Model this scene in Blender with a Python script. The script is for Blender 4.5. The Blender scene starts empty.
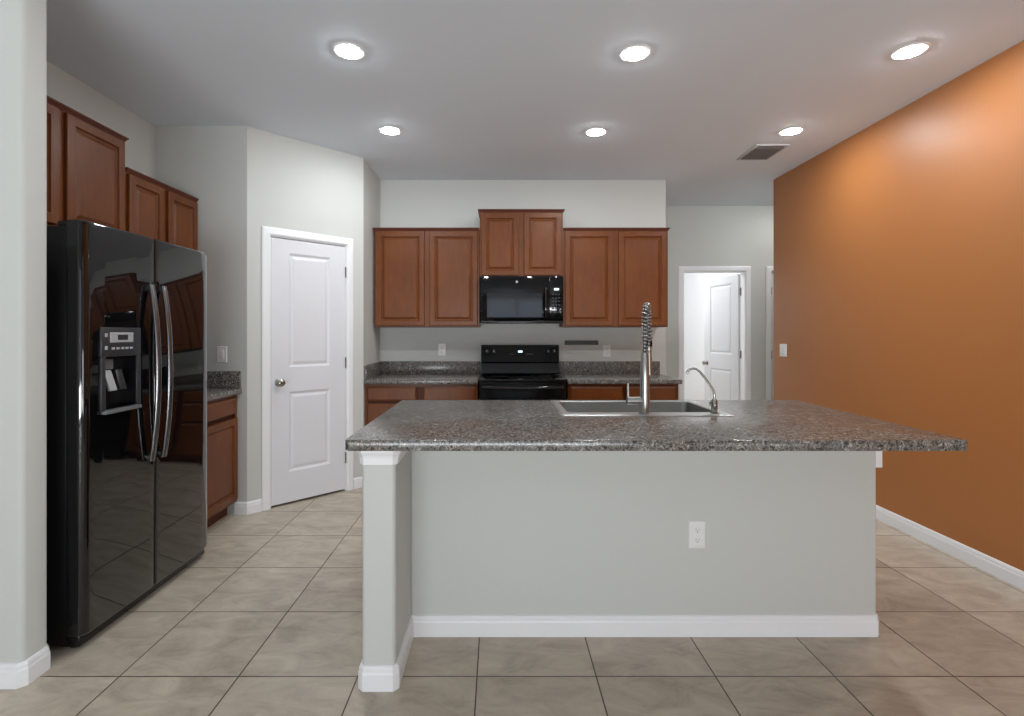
import bpy, bmesh, math, random
from mathutils import Vector, Matrix
random.seed(7)
PI = math.pi
sc = bpy.context.scene
col = sc.collection

# ------------------------------------------------------------------ camera
CH = 1.325                                     # camera height
cam = bpy.data.objects.new('camera', bpy.data.cameras.new('camera'))
col.objects.link(cam)
cam.location = (0, 0, CH)
cam.rotation_euler = (PI / 2, 0, 0)
cam.data.sensor_width = 36
cam.data.lens = 18.0
cam.data.shift_x = 14.0 / 1024
cam.data.shift_y = -24.5 / 1024
cam.data.clip_start = 0.02
sc.camera = cam

# ------------------------------------------------------------------ world, lights, exposure
XR0 = 2.723
EXPOSURE = -0.28
LAMP = 335.0            # emission of the recessed lamp lenses
sc.view_settings.view_transform = 'Standard'
sc.view_settings.look = 'None'
sc.view_settings.gamma = 1
sc.view_settings.use_curve_mapping = False
sc.view_settings.exposure = EXPOSURE
w = bpy.data.worlds.new('world'); sc.world = w; w.use_nodes = True
w.node_tree.nodes['Background'].inputs[0].default_value = (0.75, 0.85, 1.0, 1)
w.node_tree.nodes['Background'].inputs[1].default_value = 1.0
try:
    sc.cycles.max_bounces = 10; sc.cycles.diffuse_bounces = 6; sc.cycles.glossy_bounces = 5
    sc.cycles.sample_clamp_indirect = 6
    sc.cycles.use_denoising = True
except Exception:
    pass

def area(name, loc, rot, sx, sy, power, color=(1, 1, 1)):
    l = bpy.data.lights.new(name, 'AREA'); l.shape = 'RECTANGLE'; l.size = sx; l.size_y = sy
    l.energy = power; l.color = color
    o = bpy.data.objects.new(name, l); col.objects.link(o); o.location = loc; o.rotation_euler = rot
    return o
# daylight outside the glazed wall of the living room behind the camera
area('daylight', (-0.2, -4.75, 1.35), (PI / 2, 0, 0), 4.4, 2.3, 12, (0.95, 0.98, 1.0))
# added fill light behind the rear glass, aimed up to brighten ceiling and walls
area('rear_ceiling_fill', (-0.2, -4.95, .30), (PI / 2 + math.radians(64), 0, 0), 4.6, .9, 570, (0.93, 0.97, 1.0))
area('side_fill', (XR0 + .45, -2.0, .7), (PI / 2 + math.radians(55), 0, PI / 2), 2.6, 1.3, 140, (0.93, 0.97, 1.0))  # added fill light from the right, lifts the dark left walls

H = 2.845               # ceiling height
XR = 2.723              # orange wall
XL = -2.51              # left kitchen wall
YB = 5.07               # back wall of the kitchen
YH = 6.10               # far wall of the hall

# ------------------------------------------------------------------ materials
def srgb(r, g, b):
    f = lambda c: (c / 255 / 12.92) if c <= 10 else ((c / 255 + .055) / 1.055) ** 2.4
    return (f(r), f(g), f(b), 1)

def mat(name, color, rough=.5, metal=0, spec=.5, bump=0, bscale=200, coat=0, coat_rough=.1, ior=None):
    m = bpy.data.materials.new(name); m.use_nodes = True
    nt = m.node_tree; b = nt.nodes['Principled BSDF']
    b.inputs['Base Color'].default_value = color
    b.inputs['Roughness'].default_value = rough
    b.inputs['Metallic'].default_value = metal
    b.inputs['Specular IOR Level'].default_value = spec
    b.inputs['Coat Weight'].default_value = coat
    b.inputs['Coat Roughness'].default_value = coat_rough
    if ior: b.inputs['IOR'].default_value = ior
    tc = nt.nodes.new('ShaderNodeTexCoord')
    n = nt.nodes.new('ShaderNodeTexNoise'); n.inputs['Scale'].default_value = bscale; n.inputs['Detail'].default_value = 3
    nt.links.new(tc.outputs['Object'], n.inputs['Vector'])
    if bump:
        bp = nt.nodes.new('ShaderNodeBump'); bp.inputs['Strength'].default_value = bump; bp.inputs['Distance'].default_value = .002
        nt.links.new(n.outputs['Fac'], bp.inputs['Height']); nt.links.new(bp.outputs['Normal'], b.inputs['Normal'])
    else:
        mr = nt.nodes.new('ShaderNodeMapRange')
        mr.inputs['To Min'].default_value = rough * .92; mr.inputs['To Max'].default_value = rough * 1.08
        nt.links.new(n.outputs['Fac'], mr.inputs['Value']); nt.links.new(mr.outputs['Result'], b.inputs['Roughness'])
    return m

def emit(name, color, strength):
    m = bpy.data.materials.new(name); m.use_nodes = True
    nt = m.node_tree; b = nt.nodes['Principled BSDF']
    b.inputs['Base Color'].default_value = color
    b.inputs['Emission Color'].default_value = color
    b.inputs['Emission Strength'].default_value = strength
    return m

M = {}
M['wall'] = mat('wall_paint', srgb(203, 205, 201), .6, bump=.12, bscale=160)
M['ceiling'] = mat('ceiling_paint', srgb(226, 233, 242), .75, bump=.15, bscale=120)
M['orange'] = mat('orange_paint', srgb(176, 112, 60), .45, spec=.6, bump=.25, bscale=110)
M['white'] = mat('white_gloss_paint', srgb(240, 241, 243), .35)
M['doorwhite'] = mat('white_door_paint', srgb(222, 223, 227), .38)
M['plastic'] = mat('white_plastic', srgb(236, 236, 234), .3)
M['slot'] = mat('dark_slot', srgb(60, 60, 60), .5)
M['black'] = mat('black_gloss', srgb(9, 9, 11), .05, coat=.6, coat_rough=.02)
M['blackside'] = mat('black_textured', srgb(10, 10, 12), .3, bump=.1, bscale=700)
M['blacksatin'] = mat('black_satin', srgb(16, 16, 18), .25)
M['blackglass'] = mat('black_glass', srgb(5, 5, 7), .06, ior=1.42)
M['window_glass'] = mat('oven_window', srgb(70, 72, 76), .06, metal=.7)
M['gasket'] = mat('gasket', srgb(12, 12, 12), .7)
M['handle'] = mat('gloss_handle', srgb(118, 118, 120), .2, metal=.9)
M['greyplastic'] = mat('grey_plastic', srgb(105, 107, 110), .35)
M['palegrey'] = mat('pale_grey_plastic', srgb(170, 172, 174), .3)
M['darkgrey'] = mat('dark_grey_plastic', srgb(50, 51, 54), .35)
M['steel'] = mat('brushed_steel', srgb(172, 171, 167), .3, metal=1)
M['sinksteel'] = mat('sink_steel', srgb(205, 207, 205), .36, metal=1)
M['bowlsteel_shaded'] = mat('sink_steel_shaded', srgb(138, 140, 135), .34, metal=1)  # sink steel darkened: shade inside the bowl put into the colour
M['enamel'] = mat('black_enamel', srgb(8, 8, 9), .18, spec=.22)
M['keys'] = mat('matte_keys', srgb(62, 63, 66), .7, spec=.2)
M['nickel'] = mat('satin_nickel', srgb(160, 158, 152), .25, metal=1)
M['strip'] = mat('strip_grey', srgb(88, 90, 88), .4)
M['vent'] = mat('vent_paint', srgb(185, 186, 188), .5)
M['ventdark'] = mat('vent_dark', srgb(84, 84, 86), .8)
M['lens'] = emit('lamp_lens', (.93, .97, 1, 1), LAMP)
M['clock'] = emit('clock_digits', (.75, .95, 1, 1), 1.6)

def wood_mat(name, c1, c2, rough=.36):
    m = bpy.data.materials.new(name); m.use_nodes = True
    nt = m.node_tree; b = nt.nodes['Principled BSDF']; L = nt.links.new
    tc = nt.nodes.new('ShaderNodeTexCoord')
    mp = nt.nodes.new('ShaderNodeMapping'); mp.inputs['Scale'].default_value = (9, 9, 1.8)
    n = nt.nodes.new('ShaderNodeTexNoise'); n.inputs['Scale'].default_value = 4; n.inputs['Detail'].default_value = 6
    n.inputs['Distortion'].default_value = .6
    n2 = nt.nodes.new('ShaderNodeTexNoise'); n2.inputs['Scale'].default_value = 3.0; n2.inputs['Detail'].default_value = 2
    mx = nt.nodes.new('ShaderNodeMath'); mx.operation = 'ADD'
    ml = nt.nodes.new('ShaderNodeMath'); ml.operation = 'MULTIPLY'; ml.inputs[1].default_value = .5
    cr = nt.nodes.new('ShaderNodeValToRGB')
    cr.color_ramp.elements[0].position = .3; cr.color_ramp.elements[0].color = c1
    cr.color_ramp.elements[1].position = .75; cr.color_ramp.elements[1].color = c2
    L(tc.outputs['Object'], mp.inputs['Vector']); L(mp.outputs['Vector'], n.inputs['Vector'])
    L(tc.outputs['Object'], n2.inputs['Vector'])
    L(n.outputs['Fac'], mx.inputs[0]); L(n2.outputs['Fac'], mx.inputs[1]); L(mx.outputs[0], ml.inputs[0])
    L(ml.outputs[0], cr.inputs['Fac']); L(cr.outputs['Color'], b.inputs['Base Color'])
    b.inputs['Roughness'].default_value = rough
    b.inputs['Specular IOR Level'].default_value = .35
    return m
M['wood'] = wood_mat('cherry_wood', srgb(94, 48, 16), srgb(120, 66, 25))
M['wooddark'] = wood_mat('cherry_wood_recess', srgb(82, 38, 22), srgb(98, 48, 28), .5)

def granite():
    m = bpy.data.materials.new('mottled_laminate'); m.use_nodes = True
    nt = m.node_tree; b = nt.nodes['Principled BSDF']; L = nt.links.new
    tc = nt.nodes.new('ShaderNodeTexCoord')
    mp = nt.nodes.new('ShaderNodeMapping'); mp.inputs['Scale'].default_value = (1, 1, 1)
    mp.inputs['Rotation'].default_value = (.3, .2, .5)
    n = nt.nodes.new('ShaderNodeTexNoise'); n.inputs['Scale'].default_value = 58; n.inputs['Detail'].default_value = 5
    n.inputs['Roughness'].default_value = .62; n.inputs['Distortion'].default_value = 1.8
    cr = nt.nodes.new('ShaderNodeValToRGB'); e = cr.color_ramp.elements
    e[0].position = .36; e[0].color = srgb(44, 45, 45)
    e[1].position = .74; e[1].color = srgb(196, 195, 188)
    for p, c in ((.44, (74, 74, 72)), (.50, (126, 122, 117)), (.55, (96, 94, 91)), (.61, (160, 156, 149))):
        x = e.new(p); x.color = srgb(*c)
    n2 = nt.nodes.new('ShaderNodeTexNoise'); n2.inputs['Scale'].default_value = 7; n2.inputs['Detail'].default_value = 2
    cr2 = nt.nodes.new('ShaderNodeValToRGB')
    cr2.color_ramp.elements[0].position = .4; cr2.color_ramp.elements[0].color = (1, 1, 1, 1)
    cr2.color_ramp.elements[1].position = .65; cr2.color_ramp.elements[1].color = (1.0, .92, .88, 1)
    mx = nt.nodes.new('ShaderNodeMix'); mx.data_type = 'RGBA'; mx.blend_type = 'MULTIPLY'; mx.inputs['Factor'].default_value = 1
    L(tc.outputs['Object'], mp.inputs['Vector']); L(mp.outputs['Vector'], n.inputs['Vector']); L(tc.outputs['Object'], n2.inputs['Vector'])
    L(n.outputs['Fac'], cr.inputs['Fac']); L(n2.outputs['Fac'], cr2.inputs['Fac'])
    L(cr.outputs['Color'], mx.inputs['A']); L(cr2.outputs['Color'], mx.inputs['B']); L(mx.outputs['Result'], b.inputs['Base Color'])
    b.inputs['Roughness'].default_value = .21
    return m
M['granite'] = granite()

def tile_mat():
    m = bpy.data.materials.new('taupe_floor_tile'); m.use_nodes = True
    nt = m.node_tree; b = nt.nodes['Principled BSDF']; L = nt.links.new; N = nt.nodes.new
    def math_(op, a=None, bb=None, av=None, bv=None):
        x = N('ShaderNodeMath'); x.operation = op
        if a is not None: L(a, x.inputs[0])
        if bb is not None: L(bb, x.inputs[1])
        if av is not None: x.inputs[0].default_value = av
        if bv is not None: x.inputs[1].default_value = bv
        return x.outputs[0]
    tc = N('ShaderNodeTexCoord'); sp = N('ShaderNodeSeparateXYZ'); L(tc.outputs['Object'], sp.inputs[0])
    P, Q = .4605, .4595
    u = math_('DIVIDE', math_('ADD', sp.outputs[0], bv=1.002 + 40 * P), bv=P)
    v = math_('DIVIDE', math_('SUBTRACT', sp.outputs[1], bv=1.978 - 40 * Q), bv=Q)
    def edge(t, per):
        f = math_('FRACT', t); g = math_('SUBTRACT', None, f, av=1.0)
        return math_('MULTIPLY', math_('MINIMUM', f, g), bv=per)
    ed = math_('MINIMUM', edge(u, P), edge(v, Q))
    mr = N('ShaderNodeMapRange'); mr.inputs['From Min'].default_value = .0018; mr.inputs['From Max'].default_value = .0034
    L(ed, mr.inputs['Value'])
    cb = N('ShaderNodeCombineXYZ'); L(math_('FLOOR', u), cb.inputs[0]); L(math_('FLOOR', v), cb.inputs[1])
    wn = N('ShaderNodeTexWhiteNoise'); wn.noise_dimensions = '3D'; L(cb.outputs[0], wn.inputs['Vector'])
    va = N('ShaderNodeVectorMath'); va.operation = 'MULTIPLY_ADD'; L(wn.outputs['Color'], va.inputs[0])
    va.inputs[1].default_value = (30, 30, 30); L(tc.outputs['Object'], va.inputs[2])
    n = N('ShaderNodeTexNoise'); n.inputs['Scale'].default_value = 4.5; n.inputs['Detail'].default_value = 9
    n.inputs['Roughness'].default_value = .68; n.inputs['Distortion'].default_value = .7
    mp = N('ShaderNodeMapping'); mp.inputs['Rotation'].default_value = (0, 0, .6); mp.inputs['Scale'].default_value = (1, 2.0, 1)
    L(va.outputs[0], mp.inputs['Vector']); L(mp.outputs[0], n.inputs['Vector'])
    cr = N('ShaderNodeValToRGB'); e = cr.color_ramp.elements
    e[0].position = .3; e[0].color = srgb(166, 153, 135); e[1].position = .72; e[1].color = srgb(212, 201, 182)
    x = e.new(.5); x.color = srgb(193, 181, 163)
    L(n.outputs['Fac'], cr.inputs['Fac'])
    mx = N('ShaderNodeMix'); mx.data_type = 'RGBA'; mx.inputs['A'].default_value = srgb(74, 62, 50)
    L(mr.outputs['Result'], mx.inputs['Factor']); L(cr.outputs['Color'], mx.inputs['B'])
    L(mx.outputs['Result'], b.inputs['Base Color'])
    bp = N('ShaderNodeBump'); bp.inputs['Strength'].default_value = .5; bp.inputs['Distance'].default_value = .002
    L(mr.outputs['Result'], bp.inputs['Height']); L(bp.outputs['Normal'], b.inputs['Normal'])
    b.inputs['Roughness'].default_value = .33
    return m
M['tile'] = tile_mat()

def pane_mat():
    m = bpy.data.materials.new('clear_pane'); m.use_nodes = True
    nt = m.node_tree; nt.nodes.clear(); N = nt.nodes.new
    o = N('ShaderNodeOutputMaterial'); t = N('ShaderNodeBsdfTransparent'); g = N('ShaderNodeBsdfGlossy'); f = N('ShaderNodeFresnel')
    g.inputs['Roughness'].default_value = .02; mx = N('ShaderNodeMixShader')
    nt.links.new(f.outputs[0], mx.inputs[0]); nt.links.new(t.outputs[0], mx.inputs[1]); nt.links.new(g.outputs[0], mx.inputs[2])
    nt.links.new(mx.outputs[0], o.inputs['Surface'])
    return m
M['pane'] = pane_mat()

# ------------------------------------------------------------------ mesh helpers
class MB:
    def __init__(s): s.bm = bmesh.new()
    def merge(s, b2):
        me = bpy.data.meshes.new('tmp'); b2.to_mesh(me); b2.free(); s.bm.from_mesh(me); bpy.data.meshes.remove(me)
    def box(s, x0, x1, y0, y1, z0, z1, r=0, seg=2, vertical=False):
        b = bmesh.new()
        vs = [b.verts.new((x, y, z)) for x in (x0, x1) for y in (y0, y1) for z in (z0, z1)]
        for f in ((0, 1, 3, 2), (4, 6, 7, 5), (0, 4, 5, 1), (2, 3, 7, 6), (0, 2, 6, 4), (1, 5, 7, 3)):
            b.faces.new([vs[i] for i in f])
        bmesh.ops.recalc_face_normals(b, faces=b.faces)
        if r:
            ed = [e for e in b.edges if not vertical or abs(e.verts[0].co.z - e.verts[1].co.z) > 1e-6]
            bmesh.ops.bevel(b, geom=ed, offset=r, segments=seg, affect='EDGES', profile=.5)
        s.merge(b); return s
    def prism(s, pts, z0, z1, r=0):
        b = bmesh.new()
        lo = [b.verts.new((x, y, z0)) for x, y in pts]; hi = [b.verts.new((x, y, z1)) for x, y in pts]
        n = len(pts); b.faces.new(lo[::-1]); b.faces.new(hi)
        for i in range(n): b.faces.new((lo[i], lo[(i + 1) % n], hi[(i + 1) % n], hi[i]))
        bmesh.ops.recalc_face_normals(b, faces=b.faces)
        if r: bmesh.ops.bevel(b, geom=[e for e in b.edges if abs(e.verts[0].co.z - e.verts[1].co.z) < 1e-6], offset=r, segments=2, affect='EDGES', profile=.5)
        s.merge(b); return s
    def rings(s, rs, closed=False, caps=True):
        """list of rings (lists of 3D points) skinned together"""
        b = bmesh.new(); V = [[b.verts.new(p) for p in r] for r in rs]
        m = len(rs[0]); k = len(rs)
        for i in range(k if closed else k - 1):
            A, B = V[i], V[(i + 1) % k]
            for j in range(m): b.faces.new((A[j], A[(j + 1) % m], B[(j + 1) % m], B[j]))
        if caps and not closed: b.faces.new(V[0][::-1]); b.faces.new(V[-1])
        bmesh.ops.recalc_face_normals(b, faces=b.faces)
        s.merge(b); return s
    def tube(s, pts, r, n=12, rz=None):
        """round tube along points; r number or list"""
        pts = [Vector(p) for p in pts]; R = r if isinstance(r, (list, tuple)) else [r] * len(pts)
        rs = []; up = None
        for i, p in enumerate(pts):
            t = (pts[min(i + 1, len(pts) - 1)] - pts[max(i - 1, 0)])
            if t.length < 1e-9: t = Vector((0, 0, 1))
            t.normalize()
            if up is None:
                up = Vector((0, 0, 1)) if abs(t.z) < .9 else Vector((1, 0, 0))
            a = t.cross(up).normalized(); bb = a.cross(t).normalized(); up = bb
            rs.append([p + (a * math.cos(q) + bb * math.sin(q)) * R[i] for q in [2 * PI * j / n for j in range(n)]])
        return s.rings(rs)
    def lathe(s, prof, c=(0, 0, 0), ax='z', n=28):
        """prof: (radius, height) pairs along the axis"""
        rs = []
        for r, h in prof:
            r = max(r, 1e-4); ring = []
            for j in range(n):
                q = 2 * PI * j / n; a, b = r * math.cos(q), r * math.sin(q)
                v = {'z': (a, b, h), 'y': (a, h, b), 'x': (h, a, b)}[ax]
                ring.append((v[0] + c[0], v[1] + c[1], v[2] + c[2]))
            rs.append(ring)
        return s.rings(rs)
    def sweep(s, path, prof, side=1):
        """profile (out, z) swept along a 2D polyline with mitres; out is to the left (side=1) or right (-1)"""
        P = [Vector(p) for p in path]; rs = []
        for i, p in enumerate(P):
            ns = []
            if i > 0: d = (P[i] - P[i - 1]).normalized(); ns.append(Vector((-d.y, d.x)) * side)
            if i < len(P) - 1: d = (P[i + 1] - P[i]).normalized(); ns.append(Vector((-d.y, d.x)) * side)
            if len(ns) == 2:
                nn = (ns[0] + ns[1]); nn = nn.normalized() / max(.2, nn.normalized().dot(ns[0]))
            else: nn = ns[0]
            rs.append([(p.x + nn.x * o, p.y + nn.y * o, z) for o, z in prof])
        return s.rings(rs)
    def loops(s, x0, x1, z0, z1, seq, sgn=1, cap=True):
        """nested rectangles in the XZ plane: seq of (inset, y)"""
        rs = [[(x0 + i, y, z0 + i), (x1 - i, y, z0 + i), (x1 - i, y, z1 - i), (x0 + i, y, z1 - i)] for i, y in seq]
        b = bmesh.new(); V = [[b.verts.new(p) for p in r] for r in rs]
        for A, B in zip(V, V[1:]):
            for j in range(4): b.faces.new((A[j], A[(j + 1) % 4], B[(j + 1) % 4], B[j]))
        if cap: b.faces.new(V[-1])
        if cap == 2: b.faces.new(V[0][::-1])
        bmesh.ops.recalc_face_normals(b, faces=b.faces)
        s.merge(b); return s
    def build(s, name, m, parent=None, smooth=None, kind=None, label=None):
        me = bpy.data.meshes.new(name); s.bm.to_mesh(me); s.bm.free(); me.materials.append(m if not isinstance(m, str) else M[m])
        if smooth:
            for p in me.polygons: p.use_smooth = True
            try: me.set_sharp_from_angle(angle=math.radians(smooth))
            except Exception: pass
        o = bpy.data.objects.new(name, me); col.objects.link(o)
        if parent: o.parent = parent
        if kind: o['kind'] = kind
        if label: o['label'] = label
        return o

def thing(name, label, cat, loc=(0, 0, 0), rz=0, group=None):
    o = bpy.data.objects.new(name, None); col.objects.link(o); o.empty_display_size = .1
    o.location = loc; o.rotation_euler = (0, 0, rz); o['label'] = label; o['category'] = cat
    if group: o['group'] = group
    return o
def structure(name, label=None):
    o = bpy.data.objects.new(name, None); col.objects.link(o); o.empty_display_size = .1; o['kind'] = 'structure'
    return o
def copy_tree(o, parent=None):
    c = o.copy(); col.objects.link(c)
    if parent: c.parent = parent
    for ch in list(o.children): copy_tree(ch, c)
    return c
def cut(o, boxes):
    """subtract boxes from a mesh object and keep only the finished mesh"""
    for bx in boxes:
        c = MB().box(*bx).build('cutter', 'wall')
        if o.parent: c.parent = o.parent
        md = o.modifiers.new('cut', 'BOOLEAN'); md.operation = 'DIFFERENCE'; md.object = c; md.solver = 'EXACT'
        bpy.context.view_layer.update()
        dg = bpy.context.evaluated_depsgraph_get()
        me = bpy.data.meshes.new_from_object(o.evaluated_get(dg), depsgraph=dg)
        o.modifiers.clear(); old = o.data; o.data = me; me.name = o.name
        bpy.data.objects.remove(c)

# ------------------------------------------------------------------ the setting
def S(name, m, *boxes, r=0, smooth=None):
    mb = MB()
    for b in boxes: mb.box(*b, r=r, vertical=True, seg=4)
    return mb.build(name, m, kind='structure', smooth=smooth)

RB, LB = -4.5, -3.4                                     # living room behind the camera
S('floor', 'tile', (-3.6, 5.2, -4.7, 9.3, -.1, 0))
S('ceiling', 'ceiling', (-3.6, 5.2, -4.7, 9.3, H, H + .1))
S('wall_left', 'wall', (XL - .12, XL, 2.035, YB, 0, H))
S('wall_left_end', 'wall', (LB - .12, -1.783, 1.918, 2.035, 0, H), r=.02, smooth=40)
S('wall_living_left', 'wall', (LB - .12, LB, RB - .12, 1.93, 0, H))
SY_0, SY_1 = -3.4, -.7                                 # glazed opening added to the unseen orange wall for the side fill
S('wall_right', 'orange', (XR, XR + .12, SY_1, YB, 0, H), r=.012, smooth=40)
S('wall_right_rear', 'orange', (XR, XR + .12, RB - .12, SY_0, 0, H), (XR, XR + .12, SY_0, SY_1, 2.3, H))
mb = MB()
for y in (SY_0 + .03, (SY_0 + SY_1) / 2, SY_1 - .03): mb.box(XR + .03, XR + .09, y - .03, y + .03, .005, 2.3)
mb.box(XR + .032, XR + .088, SY_0, SY_1, 2.24, 2.3).box(XR + .032, XR + .088, SY_0, SY_1, .005, .07)
added_win = mb.build('added_window', 'white', kind='structure')  # unseen window added around the side fill light
MB().box(XR + .057, XR + .063, SY_0 + .05, SY_1 - .05, .07, 2.25).build('pane', 'pane', added_win)
S('wall_back', 'wall', (XL - .12, 1.667, YB, YB + .12, 0, H), r=.012, smooth=40)
# wall pieces round the pantry: a short facing piece, the diagonal with the door, a short return
P1 = Vector((-1.838, 3.75)); P2 = Vector((-1.165, 4.43))
S('wall_pantry_front', 'wall', (XL, P1.x, 3.75, 3.86, 0, H))
S('wall_pantry_return', 'wall', (P2.x - .1, P2.x, P2.y, YB, 0, H))
ddir = (P2 - P1).normalized(); dlen = (P2 - P1).length
dang = math.atan2(ddir.y, ddir.x)
def wall_local(name, parts, m='wall'):
    mb = MB()
    for b in parts: mb.box(*b)
    o = mb.build(name, m, kind='structure'); o.location = (P1.x, P1.y, 0); o.rotation_euler = (0, 0, dang)
    return o
PD0, PD1, PDZ = .160, .800, 2.072                       # pantry door opening along the diagonal
wall_local('wall_pantry_diagonal', [(0, PD0, 0, .11, 0, H), (PD1, dlen, 0, .11, 0, H), (PD0, PD1, 0, .11, PDZ, H)])
# hall behind: far wall with two door openings
HD0, HD1, HDZ = 2.204, 2.952, 2.07
HE0, HE1 = 3.247, 4.01
S('wall_hall_back', 'wall', (.8, HD0, YH, YH + .12, 0, H), (HD0, HD1, YH, YH + .12, HDZ, H), (HD1, HE0, YH, YH + .12, 0, H),
  (HE0, HE1, YH, YH + .12, HDZ, H), (HE1, 5.1, YH, YH + .12, 0, H))
S('wall_hall_left', 'wall', (.8, .92, YB + .12, YH, 0, H))
S('wall_hall_right', 'wall', (4.98, 5.1, 3.9, YH, 0, H))
S('wall_hall_front', 'wall', (XR + .12, 5.1, 3.9, 4.02, 0, H))
S('wall_bedroom_left', 'white', (1.2, 1.32, YH + .12, 9.1, 0, H))
S('wall_bedroom_right', 'white', (3.28, 3.4, YH + .12, 9.1, 0, H))
S('wall_bedroom_back', 'white', (1.2, 3.4, 9.0, 9.12, 0, H))
# rear wall of the living room with a wide glazed opening
WX0, WX1, WZ1 = -2.3, 1.9, 2.3
S('wall_rear', 'wall', (LB - .12, WX0, RB - .12, RB, 0, H), (WX1, XR, RB - .12, RB, 0, H), (WX0, WX1, RB - .12, RB, WZ1, H))
mb = MB()
for x in (WX0, WX0 + 1.4, WX0 + 2.8, WX1):
    c = min(max(x, WX0 + .035), WX1 - .035); mb.box(c - .035, c + .035, RB - .09, RB - .03, 0.005, WZ1)
mb.box(WX0, WX1, RB - .088, RB - .032, WZ1 - .06, WZ1).box(WX0, WX1, RB - .088, RB - .032, .005, .07)
win = mb.build('window_1', 'white', kind='structure')
MB().box(WX0 + .05, WX1 - .05, RB - .063, RB - .057, .07, WZ1 - .05).build('pane', 'pane', win)

# baseboards
BBP = [(0, .001), (.014, .001), (.014, .062), (.011, .070), (.011, .080), (.006, .090), (0, .092)]
def baseboard(name, path, side=1, parent=None):
    return MB().sweep(path, BBP, side).build(name, 'white', parent, kind=None if parent else 'structure')
def dpt(t, off=0): return (P1.x + ddir.x * t + ddir.y * off, P1.y + ddir.y * t - ddir.x * off)
baseboard('baseboard_pantry_left', [(-1.925, 3.75), (P1.x, P1.y), dpt(.100)], -1)
baseboard('baseboard_pantry_right', [dpt(.862), dpt(dlen), (P2.x, 4.455)], -1)
baseboard('baseboard_right', [(XR, YB - .001), (XR, SY_1)], -1)
baseboard('baseboard_left_end', [(LB, 1.918), (-1.800, 1.918), (-1.783, 1.935), (-1.783, 2.018), (-1.800, 2.035)], -1)
baseboard('baseboard_hall', [(.93, YH), (HD0 - .062, YH)], -1)
baseboard('baseboard_hall_middle', [(HD1 + .062, YH), (HE0 - .062, YH)], -1)

# door casings, doors
def casing(name, w, h, yoff, m='white', cw=.06, t=.018, loc=(0, 0, 0), rz=0, jamb=.11):
    """casing round an opening 0..w in local x, front face at local y = 0, room at -y"""
    mb = MB()
    rs = []
    for px, pz, nx, nz in ((0, 0, -1, 0), (0, h, -1, 1), (w, h, 1, 1), (w, 0, 1, 0)):
        prof = [(0, 0), (0, -.012), (.010, -t), (cw - .012, -t * .8), (cw, -.010), (cw, 0)]
        rs.append([(px + nx * (o - .004), y, max(.001, pz + nz * (o - .004))) for o, y in prof])
    mb.rings(rs)
    mb.box(0, .012, .0005, jamb, .001, h).box(w - .012, w, .0005, jamb, .001, h).box(.012, w - .012, .0005, jamb, h - .012, h)
    o = mb.build(name, m, kind='structure'); o.location = loc; o.rotation_euler = (0, 0, rz)
    return o
def slab(mb, w, h, t, panels):
    """two-panel moulded door slab 0..w, 0..h, thickness t centred on local y = 0"""
    xs = sorted({0, w} | {p[0] for p in panels} | {p[1] for p in panels}); zs = sorted({0, h} | {p[2] for p in panels} | {p[3] for p in panels})
    for i in range(len(xs) - 1):
        for j in range(len(zs) - 1):
            cx, cz = (xs[i] + xs[i + 1]) / 2, (zs[j] + zs[j + 1]) / 2
            if any(p[0] < cx < p[1] and p[2] < cz < p[3] for p in panels): continue
            mb.box(xs[i], xs[i + 1], -t / 2, t / 2, zs[j], zs[j + 1])
    for a, b, c, d in panels:
        for sg in (-1, 1):
            mb.loops(a, b, c, d, [(0, sg * t / 2), (.006, sg * (t / 2 - .004)), (.016, sg * (t / 2 - .010)), (.024, sg * (t / 2 - .010)), (.040, sg * (t / 2 - .004)), (.048, sg * (t / 2 - .003))])
def knob(parent, x, z, y, sg=-1, m='nickel'):
    o = MB().lathe([(.031, 0), (.031, sg * .004), (.013, sg * .010), (.011, sg * .030), (.020, sg * .036), (.027, sg * .046), (.027, sg * .054), (.018, sg * .062), (.002, sg * .064)], (x, y, z), 'y').build('door_knob', m, parent, 40, label='round satin nickel door knob')
    return o
def hinge(parent, x, y, z, m='nickel'):
    return MB().box(x - .004, x + .034, y - .001, y + .002, z - .045, z + .045).tube([(x, y - .004, z - .047), (x, y - .004, z + .047)], .0055, 8).build('hinge', m, parent)

PW = PD1 - PD0
casing('trim_1', PW, PDZ, 0, loc=(*dpt(PD0), 0), rz=dang)
d1 = structure('door_1'); d1.location = (*dpt(PD0), 0); d1.rotation_euler = (0, 0, dang)
mb = MB(); slab(mb, PW - .030, 2.036, .035, [(.135, PW - .165, .235, .855), (.135, PW - .165, 1.045, 1.93)])
dd = mb.build('door_leaf', 'doorwhite', d1); dd.location = (.015, .0195, .018)
knob(d1, .072, .95, .002)
for z in (.28, 1.08, 1.84): MB().box(PW - .016, PW - .011, -.003, .003, z - .045, z + .045).tube([(PW - .0135, -.004, z - .045), (PW - .0135, -.004, z + .045)], .0055, 8).build('hinge', 'nickel', d1)

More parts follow.
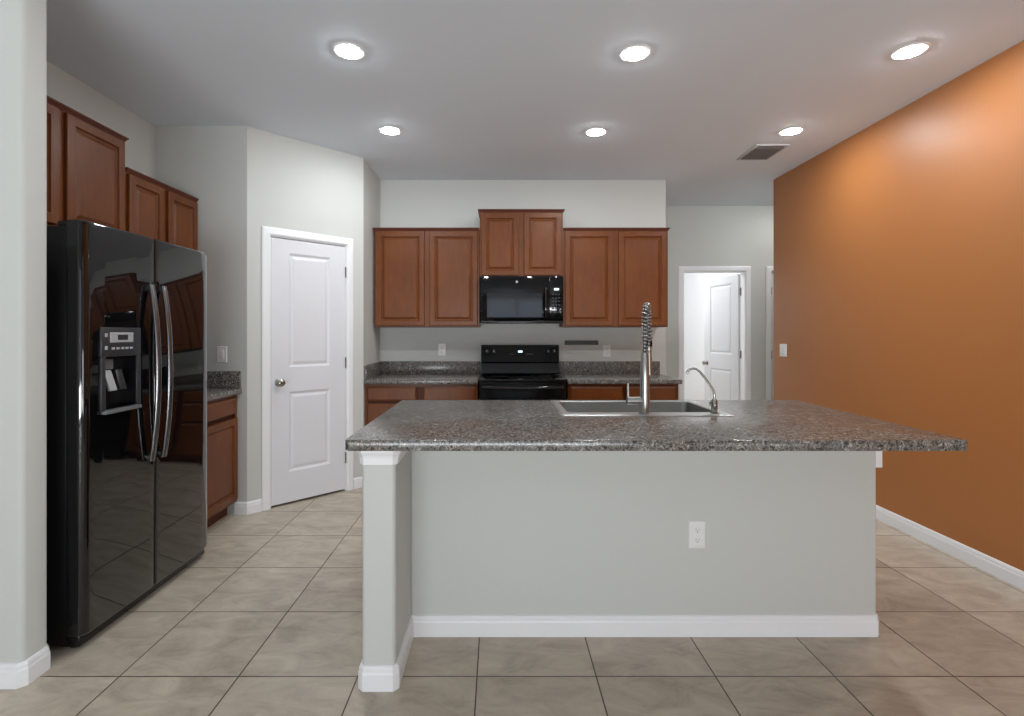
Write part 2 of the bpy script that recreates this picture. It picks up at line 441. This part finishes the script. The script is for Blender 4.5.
HW = HD1 - HD0
casing('trim_2', HW, HDZ, 0, loc=(HD0, YH, 0), jamb=.12)
d2 = structure('door_2'); d2.location = (HD1 - .014, YH + .125, 0)
mb = MB(); slab(mb, .71, 2.03, .035, [(.13, .58, .235, .855), (.13, .58, 1.045, 1.93)])
leaf = mb.build('door_leaf', 'doorwhite', d2)
a = math.radians(100.5)
leaf.rotation_euler = (0, 0, a); leaf.location = (0, .004, .018)
for sg, yy in ((-1, -.0175), (1, .0175)):
    k = knob(d2, .65, .93, yy, sg); k.rotation_euler = (0, 0, a); k.location = (0, .004, 0)
for z in (.28, 1.07, 1.83):
    MB().box(-.0005, .002, -.045, -.008, z - .045, z + .045).tube([(-.002, -.004, z - .045), (-.002, -.004, z + .045)], .006, 8).build('hinge', 'nickel', d2)
casing('trim_3', HE1 - HE0, HDZ, 0, loc=(HE0, YH, 0), jamb=.12)
d3 = structure('door_3'); d3.location = (HE0, YH, 0)
mb = MB(); slab(mb, HE1 - HE0 - .03, 2.036, .035, [(.13, .60, .235, .855), (.13, .60, 1.045, 1.93)])
o = mb.build('door_leaf', 'doorwhite', d3); o.location = (.015, .03, .018)
for z in (.28, 1.07, 1.83): MB().tube([(.013, .004, z - .045), (.013, .004, z + .045)], .007, 8).build('hinge', 'nickel', d3)

# ------------------------------------------------------------------ cabinets
def cab_door(mb, x0, x1, z0, z1, y, t=.019, st=.052):
    """raised-panel door; back at y, face towards -y"""
    f = y - t
    mb.loops(x0, x1, z0, z1, [(0, y), (0, f + .005), (.002, f + .001), (.005, f), (st - .010, f), (st - .007, f - .0015), (st - .003, f - .001), (st, f + .008),
                              (st + .005, f + .012), (st + .009, f + .012), (st + .026, f + .003), (st + .030, f + .002)], cap=2)
def drawer_front(mb, x0, x1, z0, z1, y, t=.019):
    f = y - t
    mb.loops(x0, x1, z0, z1, [(0, y), (0, f + .008), (.010, f + .002), (.016, f), (.02, f)], cap=2)

def wall_cab(label, loc, rz, w, z0, z1, split, sides=(1, 1), group=None, depth=.31, crown_sides=(1, 1)):
    """local: x 0..w, wall at y=0, front at -depth"""
    t = thing('wall_cabinet', label, 'cabinet', (loc[0], loc[1], z0), rz, group)
    h = z1 - z0
    MB().box(0, w, -depth + .019, -.001, 0, h - .002).build('body', 'wooddark', t)
    fb = MB()                                                    # face frame
    st = .028
    fb.box(0, st, -depth, -depth + .019, 0, h).box(w - st, w, -depth, -depth + .019, 0, h)
    fb.box(st, w - st, -depth, -depth + .019, 0, st).box(st, w - st, -depth, -depth + .019, h - .045, h)
    fb.box(split - .03, split + .03, -depth, -depth + .019, st, h - .045)
    fb.box(0, w, -depth + .019, -.001, -.0, .006)
    fb.box(-.002, .001, -depth + .001, -.002, 0, h - .001).box(w - .001, w + .002, -depth + .001, -.002, 0, h - .001)
    fb.build('face_frame', 'wood', t)
    for a, b in ((.014, split - .024), (split + .024, w - .014)):
        m2 = MB(); cab_door(m2, a, b, .012, h - .032, -depth - .001); m2.build('door', 'wood', t)
    path = []
    yf = -depth
    prof = [(0, h - .026), (.004, h - .026), (.007, h - .018), (.014, h - .008), (.018, h - .006), (.018, h + .002), (0, h + .002)]
    p = [(0, -.002)] if crown_sides[0] else []
    p += [(0, yf), (w, yf)]
    p += [(w, -.002)] if crown_sides[1] else []
    MB().sweep(p, prof, -1).build('crown_moulding', 'wooddark', t)
    return t
G1 = 'wall cabinets above the range counter'
wall_cab('lower cherry wall cabinet left of the microwave, beside the pantry wall', (-1.145, YB), 0, .970, 1.385, 2.304, .487, group=G1, crown_sides=(1, 0))
wall_cab('short cherry wall cabinet mounted high directly above the microwave', (-.168, YB), 0, .770, 1.852, 2.476, .385, group=G1)
wall_cab('lower cherry wall cabinet right of the microwave, at the free end of the wall', (.607, YB), 0, .970, 1.385, 2.304, .487, group=G1, crown_sides=(0, 1))
G2 = 'wall cabinets above the refrigerator'
wall_cab('taller cherry wall cabinet raised over the near half of the refrigerator', (XL, 2.085), PI / 2, .925, 1.852, 2.476, .484, group=G2)
wall_cab('lower cherry wall cabinet between the refrigerator and the pantry corner', (XL, 3.018), PI / 2, .715, 1.385, 2.304, .352, group=G2, crown_sides=(0, 0))

def base_cab(label, loc, rz, w, layout, group=None, depth=.60, h=.886):
    t = thing('base_cabinet', label, 'cabinet', (loc[0], loc[1], 0), rz, group)
    MB().box(.001, w - .001, -depth + .019, -.001, .1, h).build('body', 'wooddark', t)
    MB().box(.001, w - .001, -depth + .07, -depth + .085, 0, .1).build('toe_kick', 'wooddark', t)
    fb = MB()
    fb.box(0, .03, -depth, -depth + .018, .1, h).box(w - .03, w, -depth, -depth + .018, .1, h)
    fb.box(.03, w - .03, -depth, -depth + .018, .1, .13).box(.03, w - .03, -depth, -depth + .018, h - .03, h)
    fb.build('face_frame', 'wood', t)
    for kind, a, b, z0, z1 in layout:
        m2 = MB()
        if kind == 'drawer': drawer_front(m2, a, b, z0, z1, -depth - .001)
        else: cab_door(m2, a, b, z0, z1, -depth - .001)
        m2.build(kind, 'wood', t)
    return t
G3 = 'base cabinets beside the range'
base_cab('cherry base cabinet with stacked drawers left of the range', (-1.163, YB), 0, .985,
         [('drawer', .02, .455, .735, .862), ('drawer', .02, .455, .50, .715), ('drawer', .02, .455, .12, .48),
          ('drawer', .51, .965, .735, .862), ('door', .51, .73, .12, .715), ('door', .74, .965, .12, .715)], G3)
base_cab('cherry base cabinet right of the range, ending beside the hallway', (.610, YB), 0, .965,
         [('drawer', .02, .475, .735, .862), ('drawer', .51, .945, .735, .862), ('door', .02, .475, .12, .715), ('door', .51, .945, .12, .715)], G3)
base_cab('cherry base cabinet with drawer over door, between refrigerator and pantry wall', (XL, 3.09), PI / 2, .655,
         [('drawer', .14, .630, .745, .862), ('door', .14, .630, .12, .715)])

def counter(label, pts, z0, z1, splash=(), splash_z=1.05, group=None, loc=(0, 0, 0)):
    t = thing('countertop', label, 'countertop', loc, 0, group)
    MB().prism(pts, z0, z1, .004).build('worktop', 'granite', t, 40)
    mb = MB()
    for b in splash: mb.box(*b, z1 + .0005, splash_z, r=.002)
    if splash: mb.build('backsplash', 'granite', t, 40)
    return t
yb = YB - .001
G4 = 'speckled worktops along the back wall'
counter('speckled grey-brown worktop with low backsplash left of the range',
        [(-1.163, YB - .635), (-.176, YB - .635), (-.176, yb), (-1.163, yb)], .8875, .925,
        [(-1.163, -.176, yb - .02, yb), (-1.163, -1.143, YB - .62, yb - .0205)], group=G4)
counter('speckled grey-brown worktop with low backsplash right of the range, up to the hallway',
        [(.606, YB - .635), (1.597, YB - .635), (1.597, yb), (.606, yb)], .8875, .925, [(.606, 1.597, yb - .02, yb)], group=G4)
counter('small speckled worktop in the corner between refrigerator and pantry wall',
        [(XL + .001, 3.085), (-1.875, 3.085), (-1.875, 3.749), (XL + .001, 3.749)], .8875, .925,
        [(XL + .001, -1.880, 3.729, 3.749), (XL + .001, XL + .021, 3.09, 3.7285)])

# ------------------------------------------------------------------ island
ix0, ix1 = -.508, 1.663
isl = thing('kitchen_island', 'grey painted half-wall island body with white baseboard under the dark worktop', 'kitchen island', (.6, 2.4, 0))
def I(mb, name, m, smooth=None, label=None):
    o = mb.build(name, m, isl, smooth, label=label); o.location = (-.6, -2.4, 0); return o
ZC = .896
I(MB().box(-.384, ix1, 2.246, 2.366, 0, ZC - .001, r=.012, seg=4, vertical=True), 'half_wall', 'wall', 40)
I(MB().box(ix0, -.382, 1.905, 2.366, 0, ZC - .001, r=.016, seg=4, vertical=True), 'wing_wall', 'wall', 40)
c = .012
I(MB().sweep([(ix0, 2.366), (ix0, 1.905 + c), (ix0 + c, 1.905), (-.382 - c, 1.905), (-.382, 1.905 + c), (-.382, 2.246), (ix1 - c, 2.246), (ix1, 2.246 + c), (ix1, 2.366)], BBP, -1), 'baseboard', 'white')
CAP = [(0, .838), (.008, .838), (.009, .862), (.012, .872), (.020, .884), (.020, .895), (0, .895)]
I(MB().sweep([(ix0, 2.366), (ix0, 1.905 + c), (ix0 + c, 1.905), (-.382 - c, 1.905), (-.382, 1.905 + c), (-.382, 2.240)], CAP, -1), 'cap_moulding', 'white')
I(MB().box(ix1 + .0005, ix1 + .036, 2.262, 2.300, .732, .895, r=.002), 'support_bracket', 'white')
I(MB().box(ix0 + .02, ix0 + .04, 2.3665, 2.93, .1, ZC - .001).box(ix1 - .04, ix1 - .02, 2.3665, 2.93, .1, ZC - .001).box(ix0 + .04, ix1 - .04, 2.3665, 2.93, .1, .12).box(ix0 + .04, ix1 - .04, 2.915, 2.93, ZC - .08, ZC - .001), 'cabinet_body', 'wood')
I(MB().box(ix0 + .02, ix1 - .02, 2.3665, 2.87, 0, .1), 'toe_kick', 'wooddark')
for k in range(4):
    x0 = ix0 + .03 + k * .53
    mb = MB(); cab_door(mb, -x0 - .51, -x0, .12, .86, -2.931)
    o = mb.build('door', 'wood', isl); o.rotation_euler = (0, 0, PI); o.location = (-.6, -2.4, 0)

ct = thing('countertop', 'wide speckled dark grey laminate top on the kitchen island', 'countertop', (.6, 2.4, ZC))
k = .016
pts = [(-.561 + k, 1.866), (1.711, 1.866), (1.716, 1.871), (1.737, 2.985), (1.727, 2.995), (-.561 + .01, 2.995), (-.561, 2.985), (-.561, 1.866 + k)]
wt = MB().prism([(x - .6, y - 2.4) for x, y in pts], 0, .04, .003).build('worktop', 'granite', ct, 40)
SX0, SX1, SY0, SY1 = .297, 1.118, 2.41, 2.945
cut(wt, [(SX0 + .02 - .6, SX1 - .02 - .6, SY0 + .02 - 2.4, SY1 - .02 - 2.4, -.05, .1)])
for p in wt.data.polygons: p.use_smooth = True
try: wt.data.set_sharp_from_angle(angle=math.radians(40))
except Exception: pass

# ------------------------------------------------------------------ sink
ZT = .936
sk = thing('kitchen_sink', 'stainless steel drop-in sink set into the island worktop', 'sink', ((SX0 + SX1) / 2, (SY0 + SY1) / 2, ZT))
sw, sd = (SX1 - SX0) / 2, (SY1 - SY0) / 2
def rrect(x0, x1, y0, y1, r, z, n=5):
    out = []
    for cx, cy, a0 in ((x1 - r, y1 - r, 0), (x0 + r, y1 - r, PI / 2), (x0 + r, y0 + r, PI), (x1 - r, y0 + r, 1.5 * PI)):
        for i in range(n + 1):
            q = a0 + PI / 2 * i / n; out.append((cx + r * math.cos(q), cy + r * math.sin(q), z))
    return out
ix = (-sw + .045, sw - .045, -sd + .095, sd - .035)       # bowl opening, faucet deck towards the camera
def rr(dx, z, r=.03): return rrect(ix[0] + dx, ix[1] - dx, ix[2] + dx, ix[3] - dx, r, z)
R = [rrect(-sw, sw, -sd, sd, .018, .0005), rrect(-sw, sw, -sd, sd, .018, .003), rrect(-sw + .004, sw - .004, -sd + .004, sd - .004, .016, .0048),
     rr(-.006, .0048, .034), rr(0, .002)]
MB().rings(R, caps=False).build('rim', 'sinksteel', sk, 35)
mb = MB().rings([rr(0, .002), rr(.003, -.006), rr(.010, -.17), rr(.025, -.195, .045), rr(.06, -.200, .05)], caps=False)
b = mb.bm; b.faces.new([b.verts.new(p) for p in rr(.06, -.200, .05)]); mb.build('bowl', 'bowlsteel_shaded', sk, 35)
MB().lathe([(.055, -.1995), (.055, -.196), (.045, -.196), (.040, -.198), (.012, -.198)], (0, 0, 0)).build('drain', 'nickel', sk, 40)

# ------------------------------------------------------------------ spring faucet
fx, fy, fz = .703, 2.452, ZT + .005
fa = thing('kitchen_faucet', 'tall spring-neck steel faucet standing at the sink rim', 'faucet', (fx, fy, fz))
MB().lathe([(.030, 0), (.030, .004), (.0245, .006), (.0245, .05), (.0235, .06), (.0215, .17), (.0185, .285), (.0165, .290), (.010, .291)]).build('body', 'steel', fa, 40)
MB().tube([(-.015, 0, .062), (-.086, 0, .062)], .020, 16).tube([(-.078, 0, .062), (-.080, 0, .075), (-.082, -.004, .145)], [.006, .0055, .005], 10).build('lever_handle', 'steel', fa, 40)
# neck path: up, over the bowl, down to the spray head
dirv = Vector((.42, .91, 0)).normalized()
path = []
for i in range(16): path.append(Vector((0, 0, .285 + .17 * i / 15)))
RA = .062
for i in range(1, 25):
    q = PI * i / 24; path.append(Vector((0, 0, .455)) + dirv * (RA - RA * math.cos(q)) + Vector((0, 0, 1)) * RA * 1.05 * math.sin(q))
end = dirv * (2 * RA)
for i in range(1, 11): path.append(Vector((end.x, end.y, .455 - .11 * i / 10)))
MB().tube(path, .0075, 10).build('hose', 'darkgrey', fa, 50)
# dense spring following the same path
seg = [0]
for a_, b_ in zip(path, path[1:]): seg.append(seg[-1] + (b_ - a_).length)
tot = seg[-1]; turns = 28; per = 14; hp = []
j = 0
for i in range(turns * per + 1):
    s_ = tot * i / (turns * per)
    while j < len(seg) - 2 and seg[j + 1] < s_: j += 1
    f_ = (s_ - seg[j]) / max(1e-9, seg[j + 1] - seg[j]); p = path[j].lerp(path[j + 1], min(1, f_))
    t_ = (path[j + 1] - path[j]).normalized(); side = dirv.cross(Vector((0, 0, 1))).normalized(); nn = side.cross(t_).normalized()
    q = 2 * PI * i / per; hp.append(p + (side * math.cos(q) + nn * math.sin(q)) * .0145)
MB().tube(hp, .0034, 6).build('spring', 'steel', fa, 60)
e = end
MB().lathe([(.010, .352), (.0165, .350), (.0175, .330), (.0155, .318)], (e.x, e.y, 0)).build('clip_collar', 'blacksatin', fa, 40)
MB().lathe([(.0135, .322), (.0135, .30), (.0150, .27), (.0165, .21), (.0185, .185), (.0185, .172), (.016, .168), (.004, .168)], (e.x, e.y, 0)).build('spray_head', 'steel', fa, 40)
MB().tube([(0, 0, .27), (e.x * .45, e.y * .45, .275), (e.x, e.y, .30)], .006, 10).build('holder_arm', 'steel', fa, 40)

# ------------------------------------------------------------------ filter tap
ft = thing('filter_tap', 'small gooseneck drinking-water tap at the right end of the sink', 'faucet', (1.040, 2.46, ZT + .005))
MB().lathe([(.020, 0), (.020, .003), (.013, .006), (.013, .012), (.0145, .014), (.0145, .062), (.010, .068), (.006, .070), (.005, .09)]).build('body', 'nickel', ft, 40)
pp = [(0, 0, .06), (0, 0, .092)] + [(-x * .9, x * .45, z) for x, z in ((.004, .108), (.020, .136), (.040, .166), (.060, .192), (.071, .204), (.082, .211), (.095, .213), (.108, .210), (.119, .201), (.126, .186))]
MB().tube(pp, .0056, 12).build('neck', 'nickel', ft, 50)
MB().tube([(0, 0, .05), (-.022, -.002, .052)], .0055, 10).tube([(-.022, -.002, .038), (-.024, -.002, .064)], .0035, 8).build('lever', 'nickel', ft, 40)

# ------------------------------------------------------------------ refrigerator
FX = -1.714
fr = thing('refrigerator', 'black glossy side-by-side refrigerator with ice dispenser in the left alcove', 'refrigerator', (FX, 2.12, 0))
FW = .957                                                # local: x toward room, y along the front, origin at the near front edge
MB().box(-.745, -.085, .012, FW - .012, .02, 1.775, r=.006).build('cabinet_body', 'blackside', fr, 40)
MB().box(-.085, -.073, .02, FW - .02, .06, 1.77).build('gasket', 'gasket', fr)
MB().box(-.12, -.035, .02, FW - .02, .012, .062, r=.008).build('base_grille', 'blacksatin', fr, 40)
for yy in (.02, FW - .08): MB().box(-.13, -.078, yy, yy + .06, 1.7755, 1.797, r=.006).build('hinge_cover', 'blacksatin', fr, 40)
for yy in (.06, FW - .06):
    MB().lathe([(.022, 0), (.022, .012), (.008, .013), (.008, .03)], (-.08, yy, 0)).build('foot', 'blacksatin', fr)
def door_ring(y0, y1, r0, r1, z, ins=0):
    """plan outline of a gently crowned door"""
    pts = []; Y0, Y1 = y0 + ins, y1 - ins; th = .073
    pts.append((-th + ins, Y0)); 
    n = 7
    def crown(y): 
        s_ = (y - FW / 2) / (FW / 2); return .002 - .004 * s_ * s_ - ins
    for i in range(n + 1):
        q = PI / 2 * i / n; pts.append((crown(Y0 + r0) - min(r0 * .8, .052) + min(r0 * .8, .052) * math.sin(q), Y0 + r0 - r0 * math.cos(q)))
    m_ = 14
    for i in range(1, m_):
        y = Y0 + r0 + (Y1 - r1 - Y0 - r0) * i / m_; pts.append((crown(y), y))
    for i in range(n + 1):
        q = PI / 2 * i / n; pts.append((crown(Y1 - r1) - min(r1 * .8, .052) + min(r1 * .8, .052) * math.cos(q), Y1 - r1 + r1 * math.sin(q)))
    pts.append((-th + ins, Y1))
    return [(x, y, z) for x, y in pts]
def fr_door(y0, y1, r0, r1):
    z0, z1 = .064, 1.800
    return MB().rings([door_ring(y0, y1, r0, r1, z, i) for z, i in ((z0, .010), (z0 + .003, .004), (z0 + .010, 0), (z1 - .010, 0), (z1 - .003, .004), (z1, .010))])
SP = .435
ld = fr_door(0, SP - .003, .032, .010).build('freezer_door', 'black', fr, 30)
DY = -.025
cut(ld, [(-.062, .05, .135 + DY, .325 + DY, .995, 1.215)])
for p in ld.data.polygons: p.use_smooth = True
try: ld.data.set_sharp_from_angle(angle=math.radians(30))
except Exception: pass
rd = fr_door(SP + .003, FW, .010, .105).build('fridge_door', 'black', fr, 30)
# dispenser
ds = MB().box(-.002, .008, .108, .352, 1.222, 1.352, r=.004).box(-.002, .008, .108, .134, .985, 1.222, r=.003).box(-.002, .008, .326, .352, .985, 1.222, r=.003).build('dispenser_frame', 'darkgrey', fr, 40)
MB().loops(.155, .300, 1.285, 1.330, [(0, -.0085), (.004, -.0105), (.006, -.0105)]).build('display', 'palegrey', ds).rotation_euler = (0, 0, PI / 2)
MB().box(.0105, .0112, .20, .262, 1.296, 1.320).build('screen', 'darkgrey', ds)
for i in range(5):
    MB().box(.008, .0108, .165 + .028 * i, .183 + .028 * i, 1.254, 1.264, r=.001).build('button', 'palegrey', ds)
for z in (1.262, 1.318):
    MB().box(.008, .0108, .126, .140, z - .008, z + .008, r=.001).build('button', 'palegrey', ds)
ds.location.y = DY
rc = MB().box(-.060, -.058, .136, .324, .997, 1.214).box(-.058, .000, .1352, .1372, .997, 1.214).box(-.058, .000, .3228, .3248, .997, 1.214).build('dispenser_recess', 'blacksatin', fr)
rc.location.y = DY
MB().box(-.055, -.02, .16, .215, 1.165, 1.212, r=.004).build('ice_chute', 'greyplastic', rc, 40)
pd = MB().box(-.006, .006, -.022, .022, -.095, 0, r=.004).build('paddle', 'palegrey', rc, 40); pd.location = (-.030, .185, 1.160); pd.rotation_euler = (0, -.32, 0)
pd = MB().box(-.006, .006, -.022, .022, -.095, 0, r=.004).build('paddle', 'darkgrey', rc, 40); pd.location = (-.040, .265, 1.160); pd.rotation_euler = (0, -.25, 0)
MB().box(-.055, .022, .118, .342, .972, .990, r=.006).build('drip_tray', 'greyplastic', fr, 40).location.y = DY
def fr_handle(y):
    zs = [.70 + (1.565 - .70) * i / 24 for i in range(25)]
    rs = []
    for z in zs:
        s_ = (z - 1.13) / .433; x = .016 + .034 * (1 - abs(s_) ** 2.2)
        rs.append([(x + .011 * math.cos(q), y + .0165 * math.sin(q), z) for q in [2 * PI * j / 14 for j in range(14)]])
    mb = MB().rings(rs)
    for z in (.715, 1.55): mb.box(-.004, .020, y - .012, y + .012, z - .016, z + .016, r=.004)
    return mb.build('handle', 'handle', fr, 50)
fr_handle(SP - .045); fr_handle(SP + .045)

# ------------------------------------------------------------------ range
rg = thing('range', 'black freestanding electric range between the two back counters', 'stove', (.215, YB, 0))
W2 = .379
MB().box(-W2, W2, -.60, -.012, .03, .905, r=.004).build('body', 'blackside', rg, 40)
MB().box(-W2 - .002, W2 + .002, -.655, -.075, .906, .928, r=.006).build('cooktop', 'blackglass', rg, 40)
for bx, by, br in ((-.19, -.50, .10), (.19, -.50, .08), (-.19, -.22, .08), (.19, -.22, .10)):
    MB().lathe([(br, .9283), (br, .9287), (br - .004, .9287), (br - .004, .9283)], (bx, by, 0), n=40).build('burner_ring', 'darkgrey', rg)
bg = MB().rings([[(x, y, z) for y, z in ((-.018, .929), (-.080, .929), (-.095, .940), (-.072, 1.035), (-.060, 1.040), (-.085, 1.048), (-.070, 1.205), (-.060, 1.212), (-.018, 1.212))] for x in (-W2, W2)]).build('backguard', 'blackglass', rg, 30)
for kx in (-.322, -.255, .272, .331):
    o = MB().lathe([(.024, 0), (.024, -.004), (.019, -.008), (.017, -.028), (.015, -.030), (.002, -.030)], (kx, -.0755, 1.150), 'y').build('control_knob', 'blacksatin', rg, 40)
    MB().box(kx - .0022, kx + .0022, -.1075, -.1052, 1.150, 1.166).build('knob_mark', 'palegrey', o)
MB().box(-.019, .024, -.0805, -.076, 1.140, 1.158).build('clock', 'clock', bg)
for i in range(4):
    for jx in (-.11, .06):
        MB().box(jx + .018 * i, jx + .018 * i + .012, -.0805, -.0775, 1.122, 1.128).build('touch_key', 'greyplastic', bg)
od = MB().box(-W2 + .002, W2 - .002, -.638, -.602, .265, .885, r=.006).build('oven_door', 'enamel', rg, 40)
MB().box(-.25, .25, -.6395, -.636, .40, .68, r=.001).build('oven_window', 'enamel', od, 40)
zs = [-.350 + .70 * i / 20 for i in range(21)]
MB().tube([(x, -.655 - .030 * (1 - (abs(x) / .35) ** 3), .865 - .006 * (1 - (x / .35) ** 2)) for x in zs], .013, 12).build('handle', 'black', od, 50)
MB().box(-W2 + .002, W2 - .002, -.635, -.602, .04, .255, r=.006).build('storage_drawer', 'blackglass', rg, 40)

# ------------------------------------------------------------------ microwave
mw = thing('microwave', 'black over-the-range microwave hung under the short high cabinet', 'microwave', (.217, YB, 1.420))
MB().box(-.378, .378, -.375, -.003, 0, .428, r=.004).build('body', 'blackside', mw, 40)
md = MB().box(-.378, .250, -.402, -.3755, .022, .426, r=.002).build('door', 'blackglass', mw, 40)
MB().loops(-.318, .190, .050, .275, [(0, -.4015), (.003, -.4035), (.012, -.4035), (.014, -.4025)]).build('window', 'window_glass', md)
MB().lathe([(.011, 0), (.011, -.002), (.009, -.003), (.002, -.003)], (-.045, -.4025, .376), 'y').build('round_badge', 'palegrey', md, 40)
zz = [.05 + .27 * i / 14 for i in range(15)]
MB().tube([(.218, -.414 - .014 * (1 - ((z - .185) / .135) ** 2), z) for z in zz], .010, 12).build('handle', 'black', md, 50)
cp = MB().box(.2525, .378, -.402, -.3755, .022, .426, r=.002).build('control_panel', 'blackglass', mw, 40)
MB().box(.295, .338, -.4035, -.401, .300, .318).build('clock', 'clock', cp)
for r_ in range(6):
    for c_ in range(3):
        MB().box(.276 + .028 * c_, .294 + .028 * c_, -.4035, -.401, .255 - .032 * r_, .268 - .032 * r_).build('button', 'keys', cp)
MB().box(-.378, .378, -.402, -.3755, .001, .020, r=.003).build('vent_grille', 'blacksatin', mw, 40)

# ------------------------------------------------------------------ plates and small wall things
def outlet(label, loc, rz, group=None):
    t = thing('electrical_outlet', label, 'outlet', loc, rz, group)
    MB().loops(-.037, .037, -.060, .060, [(0, -.0005), (0, -.003), (.004, -.006), (.006, -.006)], cap=2).build('cover_plate', 'plastic', t)
    for z in (-.022, .022):
        r_ = MB().lathe([(.0165, -.006), (.0165, -.0075), (.015, -.008), (.002, -.008)], (0, 0, z), 'y', 20).build('receptacle', 'plastic', t, 40)
        MB().box(-.007, -.0055, -.0085, -.0078, z - .002, z + .007).box(.0055, .007, -.0085, -.0078, z - .002, z + .006).box(-.002, .002, -.0085, -.0078, z - .010, z - .006).build('slot', 'slot', r_)
    return t
outlet('white electrical outlet on the grey front of the island', (.872, 2.246, .444), 0)
outlet('white electrical outlet over the counter left of the range', (-.555, YB, 1.165), 0, 'outlets above the back counters')
outlet('white electrical outlet over the counter right of the range, under the grey strip', (1.078, YB, 1.152), 0, 'outlets above the back counters')
def switch(label, loc, rz, w=.037, n=1):
    t = thing('light_switch', label, 'light switch', loc, rz)
    MB().loops(-w, w, -.060, .060, [(0, -.0005), (0, -.003), (.004, -.006), (.006, -.006)], cap=2).build('cover_plate', 'plastic', t)
    for i in range(n):
        cx = (i - (n - 1) / 2) * .046
        MB().box(cx - .016, cx + .016, -.0095, -.006, -.033, .033, r=.001).build('rocker', 'plastic', t, 40)
    return t
switch('white light switch on the pantry wall above the small corner counter', (-2.020, 3.75, 1.172), 0)
switch('white double light switch near the far end of the orange wall', (XR, 4.885, 1.165), -PI / 2, .058, 2)
ks = thing('wall_strip', 'thin dark grey horizontal strip fixed to the wall right of the range', 'wall strip', (.825, YB, 1.234))
MB().box(-.166, .166, -.014, -.0005, -.022, .022, r=.003).build('bar', 'strip', ks, 40)
MB().box(-.158, .158, -.0155, -.0135, -.006, .006).build('inset_line', 'ventdark', ks)

# ------------------------------------------------------------------ recessed lights
def lamp(label, x, y):
    t = thing('recessed_light', label, 'ceiling light', (x, y, H), 0, 'round recessed ceiling lights in two rows')
    MB().lathe([(.062, -.002), (.090, -.0005), (.090, -.003), (.084, -.005), (.064, -.0065), (.0615, -.004)], n=40).build('trim_ring', 'white', t, 50)
    MB().lathe([(.062, -.0056), (.062, -.0072), (.054, -.010), (.035, -.012), (.002, -.0125)], n=40).build('lens', 'lens', t, 60)
for lab, x, y in (('nearer round ceiling light on the refrigerator side', -.80, 2.755), ('nearer round ceiling light in the middle of the room', .742, 2.775),
                  ('nearer round ceiling light beside the orange wall', 2.213, 2.755), ('farther round ceiling light on the refrigerator side', -.805, 3.83),
                  ('farther round ceiling light in the middle, in front of the short cabinet', .737, 3.855), ('farther round ceiling light beside the air vent', 2.20, 3.84)):
    lamp(lab, x, y)
# lamps of the hall and of the room behind the open door
def plain_lamp(x, y, power, label):
    t = thing('flush_light', label, 'ceiling light', (x, y, H))
    MB().lathe([(.15, -.0005), (.15, -.02), (.14, -.022), (.13, -.02)], n=32).build('ring', 'white', t, 50)
    m = emit('dome_glow', (1, .99, .97, 1), power)
    MB().lathe([(.135, -.02), (.13, -.045), (.09, -.07), (.002, -.08)], n=32).build('dome', m, t, 60)
plain_lamp(2.25, 7.3, 190, 'domed ceiling light in the bright room behind the open hall door')
plain_lamp(3.45, 5.45, 50, 'domed ceiling light in the hall behind the orange wall')

# ceiling vent
vt = thing('air_vent', 'rectangular louvred air vent in the ceiling near the orange wall', 'air vent', (2.21, 4.285, H))
fm = MB()
a0, a1, b0, b1 = -.135, .135, -.175, .175
fm.box(a0, a0 + .025, b0, b1, -.010, -.0005, r=.003).box(a1 - .025, a1, b0, b1, -.010, -.0005, r=.003)
fm.box(a0 + .025, a1 - .025, b0, b0 + .025, -.010, -.0005, r=.003).box(a0 + .025, a1 - .025, b1 - .025, b1, -.010, -.0005, r=.003)
fm.box(a0 + .025, a1 - .025, -.006, .006, -.010, -.0008).build('frame', 'vent', vt, 40)
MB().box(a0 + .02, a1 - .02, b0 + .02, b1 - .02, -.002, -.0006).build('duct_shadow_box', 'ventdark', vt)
for i in range(10):
    y = b0 + .045 + i * .029
    o = MB().box(a0 + .022, a1 - .022, -.0105, .0105, -.0006, .0006).build('louvre', 'greyplastic', vt); o.location = (0, y, -.009); o.rotation_euler = (-.75, 0, 0)
